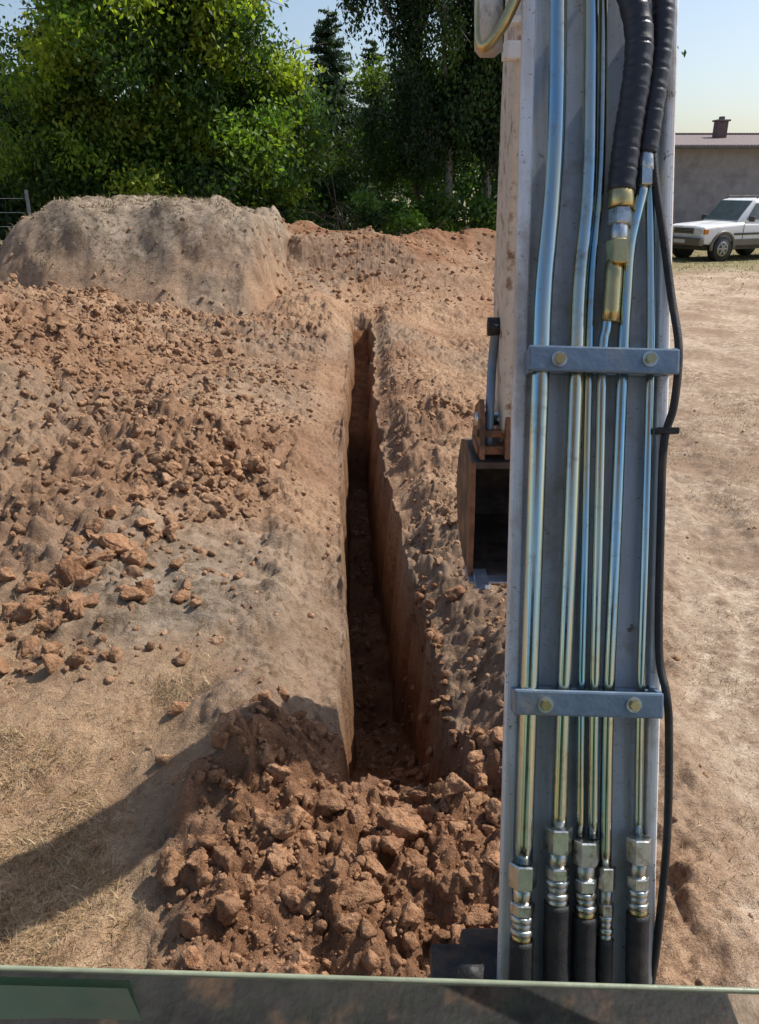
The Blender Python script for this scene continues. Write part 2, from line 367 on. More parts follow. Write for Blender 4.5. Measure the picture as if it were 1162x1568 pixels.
LM=leaf_mat('leaf_light',.45);LD=leaf_mat('leaf_dark',.34);LN=leaf_mat('needles',.15)
def catmull(P,n):
    P=np.asarray(P,float)
    if len(P)<3:
        t=np.linspace(0,1,max(n,2))[:,None];return P[0]*(1-t)+P[-1]*t
    Q=np.vstack([2*P[0]-P[1],P,2*P[-1]-P[-2]]);out=[]
    for i in range(len(P)-1):
        p0,p1,p2,p3=Q[i:i+4]
        for t in np.linspace(0,1,n,endpoint=False):
            out.append(.5*((2*p1)+(-p0+p2)*t+(2*p0-5*p1+4*p2-p3)*t*t+(-p0+3*p1-3*p2+p3)*t**3))
    out.append(P[-1]);return np.array(out)
def tubegeo(P,R,seg=10):
    P=np.asarray(P,float);n=len(P);R=np.broadcast_to(np.asarray(R,float),(n,))
    T=np.gradient(P,axis=0);T/=np.linalg.norm(T,axis=1)[:,None]+1e-9
    up=np.array([0,0,1.]) if abs(T[0][2])<.9 else np.array([0,-1.,0])
    A=np.cross(up,T[0]);A/=np.linalg.norm(A);V=[]
    an=np.linspace(0,2*np.pi,seg,endpoint=False)
    for i in range(n):
        A=A-T[i]*(A@T[i]);A/=np.linalg.norm(A)+1e-9;B=np.cross(T[i],A)
        V.append(P[i]+R[i]*(np.cos(an)[:,None]*A+np.sin(an)[:,None]*B))
    V=np.vstack(V);F=[]
    for i in range(n-1):
        for j in range(seg):
            k=(j+1)%seg;F.append((i*seg+j,i*seg+k,(i+1)*seg+k,(i+1)*seg+j))
    F.append(tuple(range(seg))[::-1]);F.append(tuple((n-1)*seg+j for j in range(seg)))
    return V,F
def tube(name,P,R,mat,parent=None,seg=14,sm=8,rfun=None):
    C=catmull(P,sm) if sm else np.asarray(P,float)
    R=np.full(len(C),R) if np.isscalar(R) else np.interp(np.linspace(0,1,len(C)),np.linspace(0,1,len(R)),R)
    if rfun is not None:
        R=R*rfun(np.concatenate([[0],np.cumsum(np.linalg.norm(np.diff(C,axis=0),axis=1))]))
    V,F=tubegeo(C,R,seg);return mesh_obj(name,V,F,[mat],parent)
def join_geo(parts):
    V=[];F=[];o=0
    for v,f in parts:
        V.append(v);F+= [tuple(i+o for i in q) for q in f];o+=len(v)
    return np.vstack(V),F
def leaves(C,size,col,r,droop=.5,asp=.5):
    n=len(C)
    a=r.normal(size=(n,3));a[:,2]-=droop;a/=np.linalg.norm(a,axis=1)[:,None]
    b=np.cross(a,r.normal(size=(n,3)));b/=np.linalg.norm(b,axis=1)[:,None]+1e-9
    s=(size*r.uniform(.6,1.4,n))[:,None]
    V=np.stack([C-a*s,C+b*s*asp-a*s*.1,C+a*s,C-b*s*asp-a*s*.1],1).reshape(-1,3)
    F=np.arange(n*4).reshape(n,4)
    return V,F,np.repeat(col[:,None],4,1).reshape(-1,3)
def tree(name,base,h,tr,ells,ncl,nl,size,cols,seed,mat,barkm,clr=.5,droop=.5,limbs=26,hang=0.0,fl=.65,trunks=None,br=.85,sub=8,vbr=.75):
    r=np.random.default_rng(seed);e=empty(name,base)
    vol=np.array([q[3]*q[4]*q[5] for q in ells])**.7;vol/=vol.sum()
    nb=max(6,ncl//sub);B=[]
    while len(B)<nb:
        q=ells[r.choice(len(ells),p=vol)]
        d=r.normal(size=3);d/=np.linalg.norm(d)
        lob=1+.12*math.sin(d[0]*5+seed)+.10*math.sin(d[2]*6+d[1]*4+seed*2)
        p=np.array(q[:3])+d*np.array(q[3:6])*lob*r.uniform(.15,1)**.34
        if len(B) and r.uniform()<.9 and min(np.linalg.norm(p-b_) for b_ in B)<br*.72: continue
        B.append(p)
    B=np.array(B)
    bc=np.array(cols)[r.integers(0,len(cols),nb)]*r.uniform(.5,1.4,(nb,1))
    dd=r.normal(size=(nb,sub,3));dd/=np.linalg.norm(dd,axis=2)[...,None]
    bs=r.uniform(.6,1.2,(nb,1,1))
    cen=B[:,None]+dd*np.array([br,br,br*vbr])*r.uniform(.3,1,(nb,sub,1))*bs
    cen=cen.reshape(-1,3);ncl=len(cen)
    cc=np.repeat(bc,sub,0)*r.uniform(.8,1.2,(ncl,1))
    off=r.normal(size=(ncl,nl,3))*clr*np.array([1,1,fl])*r.uniform(.6,1.3,(ncl,1,1))
    if hang>0:
        off[...,:2]*=.5;off[...,2]-=np.abs(r.normal(size=(ncl,nl)))*hang
    P=(cen[:,None]+off).reshape(-1,3)
    C=np.repeat(cc[:,None],nl,1).reshape(-1,3)*r.uniform(.75,1.25,(ncl*nl,1))
    V,F,CC=leaves(P,size,C,r,droop)
    mesh_obj('foliage',V,F,[mat],e,smooth=False,cols={'tint':CC})
    parts=[]
    tl=trunks or [(0,0,0,0,1)]
    for (bx,by,lx,ly,s) in tl:
        top=np.array([bx+lx,by+ly,h*.86*s])
        TP=catmull([(bx,by,-.5),(bx+lx*.2+.08,by,h*.25*s),(bx+lx*.6-.1,by+ly*.5,h*.55*s),top],6)
        parts.append(tubegeo(TP,np.linspace(tr*s,tr*.15,len(TP)),9))
        for k in range(limbs//len(tl)):
            i=r.integers(len(TP)//4,len(TP)-2);st=TP[i];c=cen[r.integers(ncl)]
            if c[2]<st[2]-.3: c=c.copy();c[2]=st[2]+.4
            m=(st+c)/2+np.array([0,0,.25]);rr=tr*.36*(1-i/len(TP))+.015
            LP=catmull([st,m,c],4);parts.append(tubegeo(LP,np.linspace(rr,.010,len(LP)),6))
            for kk in range(2):
                c2=c+r.normal(size=3)*.7;m2=LP[len(LP)//2];parts.append(tubegeo(np.array([m2,(m2+c2)/2+np.array([0,0,.1]),c2]),[rr*.4,.012,.006],5))
    V,F=join_geo(parts);mesh_obj('trunk',V,F,[barkm],e)
    return e
light=[(.11,.195,.034),(.15,.235,.038),(.075,.145,.032),(.22,.28,.04),(.05,.105,.03),(.06,.12,.03)]
mid=[(.07,.135,.030),(.09,.165,.035),(.05,.10,.027),(.12,.185,.038)]
dark=[(.030,.062,.020),(.042,.085,.027),(.024,.049,.018),(.058,.105,.028)]
tree('deciduous_tree',(-6.4,25.5,0),10.5,.20,[(0,0,5.4,3.7,3.2,3.3),(2.3,-.3,3.5,2.0,2.2,1.9),(-2.4,-.5,3.2,2.2,2.2,1.9),(-.5,0,7.8,2.8,2.6,2.4),(.6,-1.2,2.6,3.2,1.5,1.4),(-.5,-1.5,5.2,2.6,1.2,1.8),(1.2,-1.0,6.2,1.6,1.4,1.6)],1300,110,.080,light,15,LM,bark,.36,.8,br=.9,limbs=14)
tree('deciduous_tree',(-11.2,27.5,0),6.0,.2,[(0,0,3.3,1.9,2.,1.9),(-.3,0,2.0,2.2,2,1.5)],200,90,.10,dark,12,LD,bark,.40,.8)
tree('deciduous_tree',(-3.0,30,0),4.6,.18,[(0,0,2.7,1.9,1.9,1.8)],150,90,.09,mid,13,LD,bark,.38,.6)
tree('birch_tree',(2.3,29,0),12.5,.16,[(.4,0,7.8,2.5,2.4,3.6),(-.4,0,5.0,2.2,2.2,1.7),(1.5,0,5.4,2.3,2.2,2.0),(-3.1,0,8.9,.9,.8,.5),(-2.3,0,8.7,1.0,.9,.7)],560,115,.070,dark,21,LD,birchbark,.34,1.8,hang=.75,trunks=[(0,0,-.3,0,1),(1.25,.3,.4,.2,.9)],br=.7,limbs=18)
tree('deciduous_tree',(5.2,30,0),11,.22,[(0,0,6.2,2.9,2.6,3.6),(-.8,0,4.3,2.3,2,1.6)],460,100,.09,dark,22,LD,bark,.38,.8)
tree('deciduous_tree',(1.4,33,0),8,.16,[(0,0,4.4,2.0,2.,2.0)],170,90,.09,mid,23,LD,bark,.40,.7)
tree('deciduous_tree',(8.0,34,0),9.0,.22,[(0,0,5.2,1.9,1.9,3.2)],190,90,.11,dark,24,LD,bark,.40,.8)
def conifer(name,base,h,R,seed,n=560,per=60):
    r=np.random.default_rng(seed);e=empty(name,base)
    P=[];C=[];parts=[tubegeo(np.array([(0,0,-.4),(.03,0,h*.5),(0,0,h)]),[.16,.09,.015],8)]
    for k in range(n):
        z=h*(1-(1-.1)*r.uniform(0,1)**.62);f=(1-z/h)
        a=r.uniform(0,6.283);rad=R*(f**.75)*r.uniform(.5,1.15)+.15
        d=np.array([math.cos(a),math.sin(a),.25*(1-f)-.18*f])
        t=r.uniform(.15,1,per)[:,None]
        q=np.array([0,0,z])+d*t*rad+r.normal(size=(per,3))*np.array([.13,.13,.06])*(.4+f)
        q[:,2]-=.25*(t[:,0]**2)*rad*f
        P.append(q);c=np.array([.046,.082,.040])*r.uniform(.5,1.5);C.append(np.tile(c,(per,1)))
        if k%4==0: parts.append(tubegeo(np.array([[0,0,z],np.array([0,0,z])+d*rad*.6,np.array([0,0,z-.1*rad])+d*rad]),[.03,.015,.006],4))
    P=np.vstack(P);C=np.vstack(C)*r.uniform(.7,1.3,(len(P),1))
    V,F,CC=leaves(P,.10,C,r,.2,.28)
    mesh_obj('foliage',V,F,[LN],e,smooth=False,cols={'tint':CC})
    V,F=join_geo(parts);mesh_obj('trunk',V,F,[bark],e);return e
conifer('pine_tree',(-2.1,38,0),9.1,2.7,31,640)
conifer('pine_tree',(-.3,41,0),8.4,2.1,32,420)
conifer('spruce_tree',(-14.2,33,0),8.2,2.0,33,420)
def bush(name,base,ells,ncl,cols,seed,size=.08,mat=LM):
    return tree(name,base,max(q[2]+q[5] for q in ells)*.8,.05,ells,ncl,80,size,cols,seed,mat,bark,.22,.5,limbs=10,br=.45,sub=5)
bush('bush',(1.3,26.5,0),[(0,0,1.0,1.3,1.0,1.1)],70,light,41)
bush('bush',(-1.0,26,0),[(0,0,1.0,1.4,1.0,1.2),(-1.3,0,.8,1,.8,.9)],90,mid,42,mat=LD)
bush('bush',(3.4,27,0),[(0,0,.9,1.5,1.0,.9)],70,mid,43,mat=LD)
bush('bush',(5.6,27,0),[(0,0,1.0,1.6,1.0,1.1)],80,dark,44,mat=LD)
bush('bush',(-3.2,25.2,0),[(0,0,1.0,1.0,1.0,1.1)],60,light,45)
def treeline(name):
    r=np.random.default_rng(61);P=[];C=[]
    for k in range(820):
        x=r.uniform(-45,13);y=r.uniform(44,56)
        hh=6.0+1.1*math.sin(x*.55)+.9*math.sin(x*1.3+1)+.02*abs(x)
        z=hh*r.uniform(0.02,1)**.7
        c=np.array([x,y,z]);n=70
        P.append(c+r.normal(size=(n,3))*np.array([.7,.7,.4]))
        C.append(np.tile(np.array(dark[r.integers(4)])*r.uniform(.9,2.0),(n,1)))
    P=np.vstack(P);C=np.vstack(C)
    V,F,CC=leaves(P,.22,C,r,.4)
    mesh_obj(name,V,F,[LD],smooth=False,cols={'tint':CC})
treeline('background_trees')

# ---------------------------------------------------------------- generic solid helpers
def box(name,c,s,mat,parent=None,rot=None,bev=.0):
    bm=bmesh.new();bmesh.ops.create_cube(bm,size=1)
    for v in bm.verts: v.co=Vector((v.co.x*s[0],v.co.y*s[1],v.co.z*s[2]))
    if bev>0: bmesh.ops.bevel(bm,geom=list(bm.edges),offset=bev,segments=2,affect='EDGES',profile=.6)
    if rot is not None: bmesh.ops.transform(bm,matrix=rot.to_4x4(),verts=bm.verts)
    bmesh.ops.translate(bm,vec=Vector(c),verts=bm.verts)
    me=bpy.data.meshes.new(name);bm.to_mesh(me);bm.free();me.materials.append(mat)
    ob=bpy.data.objects.new(name,me);scene.collection.objects.link(ob)
    if parent: ob.parent=parent
    return ob
def prism_x(name,prof,x0,x1,mat,parent=None,bev=.0,shear=None):
    bm=bmesh.new();n=len(prof)
    a=[bm.verts.new((x0,p[0],p[1])) for p in prof];b=[bm.verts.new((x1,p[0],p[1])) for p in prof]
    bm.faces.new(a);bm.faces.new(b[::-1])
    for i in range(n): bm.faces.new((a[i],b[i],b[(i+1)%n],a[(i+1)%n]))
    bmesh.ops.recalc_face_normals(bm,faces=bm.faces)
    if bev>0: bmesh.ops.bevel(bm,geom=list(bm.edges),offset=bev,segments=3,affect='EDGES',profile=.6)
    if shear:
        for v in bm.verts: v.co.x+=shear(v.co)
    me=bpy.data.meshes.new(name);bm.to_mesh(me);bm.free();me.materials.append(mat)
    ob=bpy.data.objects.new(name,me);scene.collection.objects.link(ob)
    if parent: ob.parent=parent
    return ob

# ---------------------------------------------------------------- excavator
ex=empty('excavator')
def boom_mat(name,col,dirtc):
    m,nt=newmat(name);tc=N(nt,'ShaderNodeTexCoord').outputs['Object']
    o=N(nt,'ShaderNodeOutputMaterial');b=N(nt,'ShaderNodeBsdfPrincipled',inp={'Roughness':.35})
    mp=N(nt,'ShaderNodeMapping');mp.inputs['Scale'].default_value=(40,4,3);L(nt,tc,mp.inputs[0])
    c=mix(nt,ramp(nt,noise(nt,tc,3,4),.3,.7),tuple(x*.9 for x in col),tuple(x*1.08 for x in col))
    c=mix(nt,ramp(nt,noise(nt,mp.outputs[0],1,5,.6),.47,.68),c,dirtc)
    c=mix(nt,ramp(nt,noise(nt,tc,5,5,.75),.52,.68),c,tuple(x*.8 for x in dirtc))
    c=mix(nt,ramp(nt,noise(nt,tc,110,3,.8),.62,.70),c,tuple(x*.45 for x in dirtc))
    c=mix(nt,ramp(nt,noise(nt,tc,22,5,.8),.62,.68),c,(.16,.11,.08))
    L(nt,c,b.inputs['Base Color'])
    r=N(nt,'ShaderNodeMapRange',inp={'From Min':.3,'From Max':.7,'To Min':.24,'To Max':.62});L(nt,noise(nt,tc,12),r.inputs[0]);L(nt,r.outputs[0],b.inputs['Roughness'])
    L(nt,b.outputs[0],o.inputs[0]);return m
paint=boom_mat('boom_paint',(.50,.55,.61),(.42,.39,.35));paintl=boom_mat('boom_paint_light',(.76,.78,.80),(.60,.53,.46))
clampm=simple('clamp_paint',(.17,.24,.32),.35,.2,.12,25,.1,dirt=(.30,.30,.29))
cream=simple('stick_paint',(.62,.55,.46),.5,0,.08,20,.25,dirt=(.22,.12,.07),dscale=16)
rust=simple('rusty_steel',(.24,.11,.055),.6,.3,.35,25,.5,dirt=(.08,.05,.035))
bside=simple('bucket_side_steel',(.10,.065,.045),.55,.4,.35,18,.5,dirt=(.20,.13,.085),dscale=9)
bins=simple('bucket_inner_steel',(.08,.062,.05),.55,.4,.35,14,.4,dirt=(.16,.11,.075),dscale=7)
darks=simple('dark_steel',(.035,.032,.03),.6,.3,.4,18,.4,dirt=(.13,.08,.05))
rubber=simple('hose_rubber',(.020,.020,.021),.55,0,.3,60,.3,bscale=300,dirt=(.06,.05,.04),dscale=12)
brass=simple('zinc_gold',(.60,.47,.22),.28,1,.15,30,.05)
nickel=simple('zinc_silver',(.58,.60,.58),.30,1,.15,40,.08,dirt=(.28,.25,.2),dscale=30)
edge=simple('worn_edge',(.40,.46,.55),.35,.8,.2,30,.2)
def pipe_mat():
    m,nt=newmat('zinc_pipe');tc=N(nt,'ShaderNodeTexCoord').outputs['Object']
    mp=N(nt,'ShaderNodeMapping');mp.inputs['Scale'].default_value=(60,2.5,2.5);L(nt,tc,mp.inputs[0])
    o=N(nt,'ShaderNodeOutputMaterial');b=N(nt,'ShaderNodeBsdfPrincipled',inp={'Metallic':1,'Roughness':.2})
    f=noise(nt,mp.outputs[0],1.0,2,.5)
    c=mix(nt,ramp(nt,f,.38,.62),(.36,.55,.64),(.70,.65,.46))
    c=mix(nt,ramp(nt,noise(nt,tc,14,5,.75),.54,.70),c,(.40,.36,.29))
    L(nt,c,b.inputs['Base Color'])
    r=N(nt,'ShaderNodeMapRange',inp={'From Min':.3,'From Max':.7,'To Min':.09,'To Max':.24});L(nt,noise(nt,tc,25),r.inputs[0]);L(nt,r.outputs[0],b.inputs['Roughness'])
    L(nt,b.outputs[0],o.inputs[0]);return m
pipem=pipe_mat()
SA,CA=.3811,.9245
def bp(x,a,n=0): return (x,1.387+a*SA-n*CA,1.828+a*CA+n*SA)
RB=Matrix.Rotation(math.radians(-22.4),3,'X')
shear=lambda co:.026*((co.y-1.387)*SA+(co.z-1.828)*CA)
def shear2(co):
    n=-(co.y-1.387)*CA+(co.z-1.828)*SA
    t=min(max(-n,0),.25)*.17
    return shear(co)+(t if co.x<.388 else -t)
prism_x('boom',[(1.025,.95),(1.806,2.845),(1.95,3.25),(2.15,3.60),(2.62,3.92),(2.86,3.92),(2.92,3.78),(2.84,3.64),(2.45,3.45),(2.25,3.15),(2.02,2.757),(1.238,.862)],.243,.533,paint,ex,.012,shear2)
for k,(x0,x1) in enumerate(((.2435,.268),(.511,.5325))):
    prism_x('boom_flange_%d'%k,[(1.387-.88*SA-.020*CA,1.828-.88*CA+.020*SA),(1.387+1.0*SA-.020*CA,1.828+1.0*CA+.020*SA),(1.387+1.0*SA+.004*CA,1.828+1.0*CA-.004*SA),(1.387-.88*SA+.004*CA,1.828-.88*CA-.004*SA)],x0,x1,paintl,ex,.008,shear)
def P(lst,n=.03): return [bp(q[0],q[1],q[2] if len(q)>2 else n) for q in lst]
pipes=[
 ('pipe_1',[(.264,-.64,.038),(.274,-.345,.038),(.284,-.05,.038),(.296,.275,.038),(.303,.42,.035),(.320,.60,.03),(.328,.78,.03),(.330,1.1,.03)],.0165),
 ('pipe_2',[(.330,-.585),(.338,-.345),(.350,-.05),(.362,.275),(.368,.42),(.385,.60),(.390,.85),(.39,1.1)],.0145),
 ('pipe_3',[(.372,-.60,.02),(.374,-.345,.02),(.381,-.05,.02),(.388,.275,.02),(.395,.45,.02),(.410,.62,.02),(.415,.85,.02),(.415,1.1,.02)],.0085),
 ('pipe_4',[(.394,-.60,.026),(.397,-.345,.026),(.404,-.05,.026),(.412,.275,.026),(.418,.34,.03),(.424,.40,.034)],.0095),
 ('pipe_5',[(.418,-.66,.022),(.424,-.345,.022),(.437,-.05,.022),(.450,.275,.022),(.456,.40,.024),(.463,.50,.028),(.485,.60,.035)],.0115),
 ('pipe_6',[(.480,-.60,.02),(.484,-.345,.02),(.493,-.05,.02),(.502,.275,.02),(.503,.42,.02),(.50,.56,.025),(.498,.64,.028)],.0085)]
for nme,pl,r in pipes: tube(nme,P(pl),r,pipem,ex,20,8)
tube('pipe_sleeve',P([(.424,.35,.034),(.431,.46,.036)]),.0165,brass,ex,18,6)
def hexn(name,x,a,n,r,h,mat,seg=6,tilt=0):
    c=np.array(bp(x,a,n));ax=np.array([.026,SA,CA]);ax/=np.linalg.norm(ax)
    V,F=tubegeo(np.array([c-ax*h/2,c-ax*(h/2-.1*r),c+ax*(h/2-.1*r),c+ax*h/2]),[r*.9,r,r,r*.9],seg)
    return mesh_obj(name,V,F,[mat],ex,smooth=seg>6)
def fit(k,x,a,n,r,hose,sz=1.0):
    hexn('nut_%d'%k,x,a,n,r*1.65,.045*sz,nickel)
    hexn('collar_%d'%k,x-.001,a-.036*sz,n,r*1.1,.03,nickel,16)
    hexn('nut_lower_%d'%k,x-.001,a-.060*sz,n,r*1.45,.022*sz,nickel)
    for j in range(5): hexn('ferrule_%d_%d'%(k,j),x-.002,a-(.078+.012*j)*sz,n,r*(1.35 if j%2==0 else 1.2)*1.02,.0125*sz,nickel if j<3 else brass if k%2 else nickel,18)
    aa=a-.13*sz
    tube('hose_%d'%k,P([(x-.002,aa+.012,n),(x-.004,aa-.08,n),(x-.004,-.95,n+.0),(x-.01,-1.15,n-.05)]),r*1.42,rubber,ex,16,10,rfun=lambda s:1+.012*np.sin(s*900))
fit(1,.263,-.665,.038,.0155,1)
fit(2,.328,-.600,.034,.0165,1,1.0)
fit(3,.380,-.625,.030,.0155,1,1.0)
fit(4,.419,-.675,.026,.0105,1,.95)
fit(5,.479,-.622,.028,.0145,1,1.0)
hexn('union_1',.436,.475,.038,.0215,.045,brass);hexn('union_2',.439,.512,.038,.017,.035,nickel,16);hexn('union_3',.441,.54,.038,.0225,.03,nickel);hexn('union_4',.443,.575,.038,.0235,.038,brass,18)
hexn('union_5',.487,.615,.034,.018,.035,nickel);hexn('union_6',.489,.645,.034,.0165,.04,nickel,18)
spiral=lambda s:1+.07*np.abs(((s*28)%1)*2-1)-.07*(((s*28)%1)<.14)
wrap=simple('hose_wrap',(.028,.028,.034),.38,0,.25,50,.15)
tube('wrapped_hose_1',P([(.443,.588,.038),(.452,.68,.045),(.466,.80,.06),(.466,.88,.062),(.44,.98,.06),(.40,1.15,.03)]),.0245,wrap,ex,20,34,rfun=spiral)
tube('wrapped_hose_2',P([(.490,.66,.034),(.499,.74,.042),(.513,.84,.045),(.518,.96,.045),(.51,1.15,.03)]),.020,wrap,ex,20,34,rfun=spiral)
tube('black_cable',P([(.50,.66,.04),(.508,.60,.035),(.522,.52,.03),(.538,.40,.03),(.546,.30,.045),(.540,.20,.04),(.525,.13,.03),(.521,0,.025),(.517,-.25,.025),(.523,-.33,.045),(.530,-.40,.04),(.530,-.60,.03),(.515,-.8,.02),(.50,-.95,0)]),.0075,rubber,ex,12,8)
box('cable_clip',bp(.53,.15,.03),(.04,.02,.012),darks,ex,RB,.002)
tube('bent_pipe',P([(.262,.98,.0),(.236,.93,-.02),(.205,.90,-.04),(.196,.93,-.05),(.20,1.0,-.05),(.21,1.1,-.05)]),.011,brass,ex,14,8)
tube('bracket_plate',P([(.213,.90,-.055),(.213,1.05,-.055)]),.028,cream,ex,6,0)
for k,(xa,a,x0,x1) in enumerate(((0,.275,.268,.541),(0,-.346,.243,.512))):
    c=(x0+x1)/2
    rt=RB@Matrix.Rotation(math.radians(1.6),3,'Y')
    box('clamp_%d'%k,bp(c,a,.060),(x1-x0,.012,.046),clampm,ex,rt,.004)
    box('clamp_back_%d'%k,bp(c,a,.012),(x1-x0-.02,.020,.040),clampm,ex,rt,.003)
    for xb in (x0+.055,x1-.055):
        V,F=tubegeo(np.array([bp(xb,a,.065),bp(xb,a,.070)]),.014,20);mesh_obj('washer',V,F,[nickel],ex,smooth=False)
        V,F=tubegeo(np.array([bp(xb,a,.070),bp(xb,a,.079)]),.0095,6);mesh_obj('bolt',V,F,[brass],ex,smooth=False)
    for xe in (x0+.006,x1-.006): box('clamp_leg',bp(xe,a,.03),(.010,.055,.044),clampm,ex,RB,.002)
box('swing_bracket',bp(.34,-.97,-.09),(.34,.26,.16),darks,ex,RB,.02)
tube('swing_pin',[(.165,1.02,.85),(.165,1.02,1.09)],.024,darks,ex,16,0)
box('bracket_ear',(.17,1.06,.98),(.14,.16,.05),darks,ex,None,.01)
tube('boom_tip_pin',[(.34,2.8,3.8),(.66,2.8,3.8)],.06,darks,ex,20,0)
# stick
prism_x('stick',[(2.66,3.92),(2.94,3.94),(3.02,3.5),(3.38,2.0),(3.31,1.42),(3.15,1.37),(3.07,1.48),(3.02,2.1),(2.72,3.4)],.478,.655,cream,ex,.012,lambda co:-.045*max(co.z-1.5,0)+.012)
box('stick_lug',(.41,2.84,2.78),(.05,.08,.05),paintl,ex,None,.006)
box('stick_lug_top',(.405,2.84,2.86),(.075,.09,.02),paintl,ex,None,.004)
for xx in (.455,.68):
    tube('link_arm',[(xx,3.15,1.90),(xx,3.20,1.75),(xx-.01,3.13,1.58),(xx-.01,3.10,1.42)],.018,clampm,ex,8,5)
    tube('link_pin',[(xx-.03,3.17,1.88),(xx+.02,3.17,1.88)],.036,darks,ex,14,0)
# bucket
def bk(p): return [(2.98+(q[0]-2.70)*1.08,.88+(q[1]-.985)*1.08) for q in p]
prof=[(2.76,1.43),(2.98,1.45),(3.16,1.40),(3.27,1.27),(3.28,1.14),(3.20,1.03),(3.02,.97),(2.86,.965),(2.70,.985)]
inner=[(2.70,1.0),(2.86,.985),(3.01,.99),(3.18,1.05),(3.255,1.15),(3.245,1.26),(3.145,1.38),(2.98,1.425),(2.76,1.405)]
prism_x('bucket_shell',bk(prof+inner),.382,.80,bins,ex)
for xx in (.372,.803):
    prism_x('bucket_side',bk(prof+[(2.735,1.2)]),xx,xx+.012,bside,ex,.002)
    prism_x('bucket_side_rim',bk([(2.76,1.43),(2.80,1.43),(2.775,1.2),(2.75,1.0),(2.70,.985),(2.715,1.2)]),xx-.004,xx+.017,rust,ex,.003)
prism_x('cutting_edge',bk([(2.80,.957),(2.64,.985),(2.64,.993),(2.80,.985)]),.367,.82,edge,ex,.002)
for i in range(3):
    x0=.39+i*.18
    prism_x('tooth_%d'%i,bk([(2.72,.955),(2.58,.995),(2.72,1.01)]),x0,x0+.055,edge,ex,.003)
box('bucket_mount',(.59,3.15,1.405),(.40,.18,.035),rust,ex,None,.006)
box('bucket_mount_bar',(.49,3.09,1.47),(.20,.03,.03),rust,ex,None,.006)
for xx in (.40,.50,.67,.76):
    prism_x('bucket_ear',[(3.02,1.38),(3.32,1.39),(3.26,1.54),(3.13,1.60),(3.06,1.54)],xx,xx+.02,rust,ex,.004)
tube('bucket_pin',[(.39,3.16,1.51),(.79,3.16,1.51)],.028,nickel,ex,14,0)
# chassis, tracks, canopy (mostly behind / below the viewpoint)
yel=simple('body_paint',(.45,.44,.40),.45,0,.1,8,.1,dirt=(.25,.2,.15))
box('platform',(-.05,-.45,.78),(1.5,1.55,.12),darks,ex,None,.02)
box('counterweight',(-.05,-1.15,1.15),(1.5,.45,.65),yel,ex,None,.08)
box('seat_base',(0,-.45,1.1),(.5,.5,.5),darks,ex,None,.04);box('seat_back',(0,-.72,1.55),(.48,.12,.6),darks,ex,None,.05)
for sx in (-.62,.62):
    c=[( -1.15,.22),(-1.0,.04),(.45,.04),(.60,.22),(.52,.42),(-1.05,.44)]
    prism_x('track',c,sx-.15,sx+.15,rubber,ex,.03)
box('turntable',(0,-.3,.6),(.7,.7,.26),darks,ex,None,.05)
box('canopy_roof',(-.05,-.42,2.98),(1.62,1.35,.07),yel,ex,None,.03)
for sx in (-.84,.74):
    box('canopy_post_front',(sx,.22,1.9),(.05,.06,2.15),darks,ex,None,.01);box('canopy_post_rear',(sx,-1.02,1.9),(.05,.06,2.15),darks,ex,None,.01)
box('rear_panel',(-.05,-1.05,1.9),(1.5,.03,1.2),darks,ex,None,.01)
def glass_mat():
    m,nt=newmat('tinted_glass');o=N(nt,'ShaderNodeOutputMaterial')
    t=N(nt,'ShaderNodeBsdfTransparent');g=N(nt,'ShaderNodeBsdfGlossy',inp={'Roughness':.03});d=N(nt,'ShaderNodeBsdfDiffuse')
    tc=N(nt,'ShaderNodeTexCoord').outputs['Object']
    c=mix(nt,ramp(nt,noise(nt,tc,6),.3,.7),(.62,.80,.60),(.74,.88,.68));L(nt,c,t.inputs[0])
    d.inputs[0].default_value=(.22,.38,.24,1)
    m1=N(nt,'ShaderNodeMixShader');L(nt,t.outputs[0],m1.inputs[1]);L(nt,g.outputs[0],m1.inputs[2])
    f=N(nt,'ShaderNodeFresnel',inp={'IOR':1.45});L(nt,f.outputs[0],m1.inputs[0])
    m2=N(nt,'ShaderNodeMixShader');L(nt,m1.outputs[0],m2.inputs[1]);L(nt,d.outputs[0],m2.inputs[2])
    dd=ramp(nt,noise(nt,tc,40,8,.8),.4,1.8);L(nt,dd,m2.inputs[0])
    L(nt,m2.outputs[0],o.inputs[0]);return m
tilt=-.043
gz=lambda x:1.752+tilt*x
gm_=glass_mat();gedge=simple('glass_edge',(.26,.29,.20),.25,0,.2,30,.1)
mesh_obj('windscreen_glass',[(-.7,.492,gz(-.7)),(.62,.492,gz(.62)),(.62,.53,1.0),(-.7,.53,1.0)],[(0,1,2,3)],[gm_],ex,smooth=False)
tube('windscreen_edge',[(-.7,.492,gz(-.7)),(-.2,.492,gz(-.2)),(.2,.492,gz(.2)),(.62,.492,gz(.62))],.0026,gedge,ex,10,4)
refl=simple('reflection_green',(.22,.38,.28),.5,0,.15,10,0,dirt=(.3,.36,.25))  # pale green reflection in the pane, painted as a flat opaque quad
mesh_obj('windscreen_painted_reflection',[(-.40,.489,1.752),(-.222,.489,1.745),(-.213,.500,1.66),(-.40,.500,1.66)],[(0,1,2,3)],[refl],ex,smooth=False)

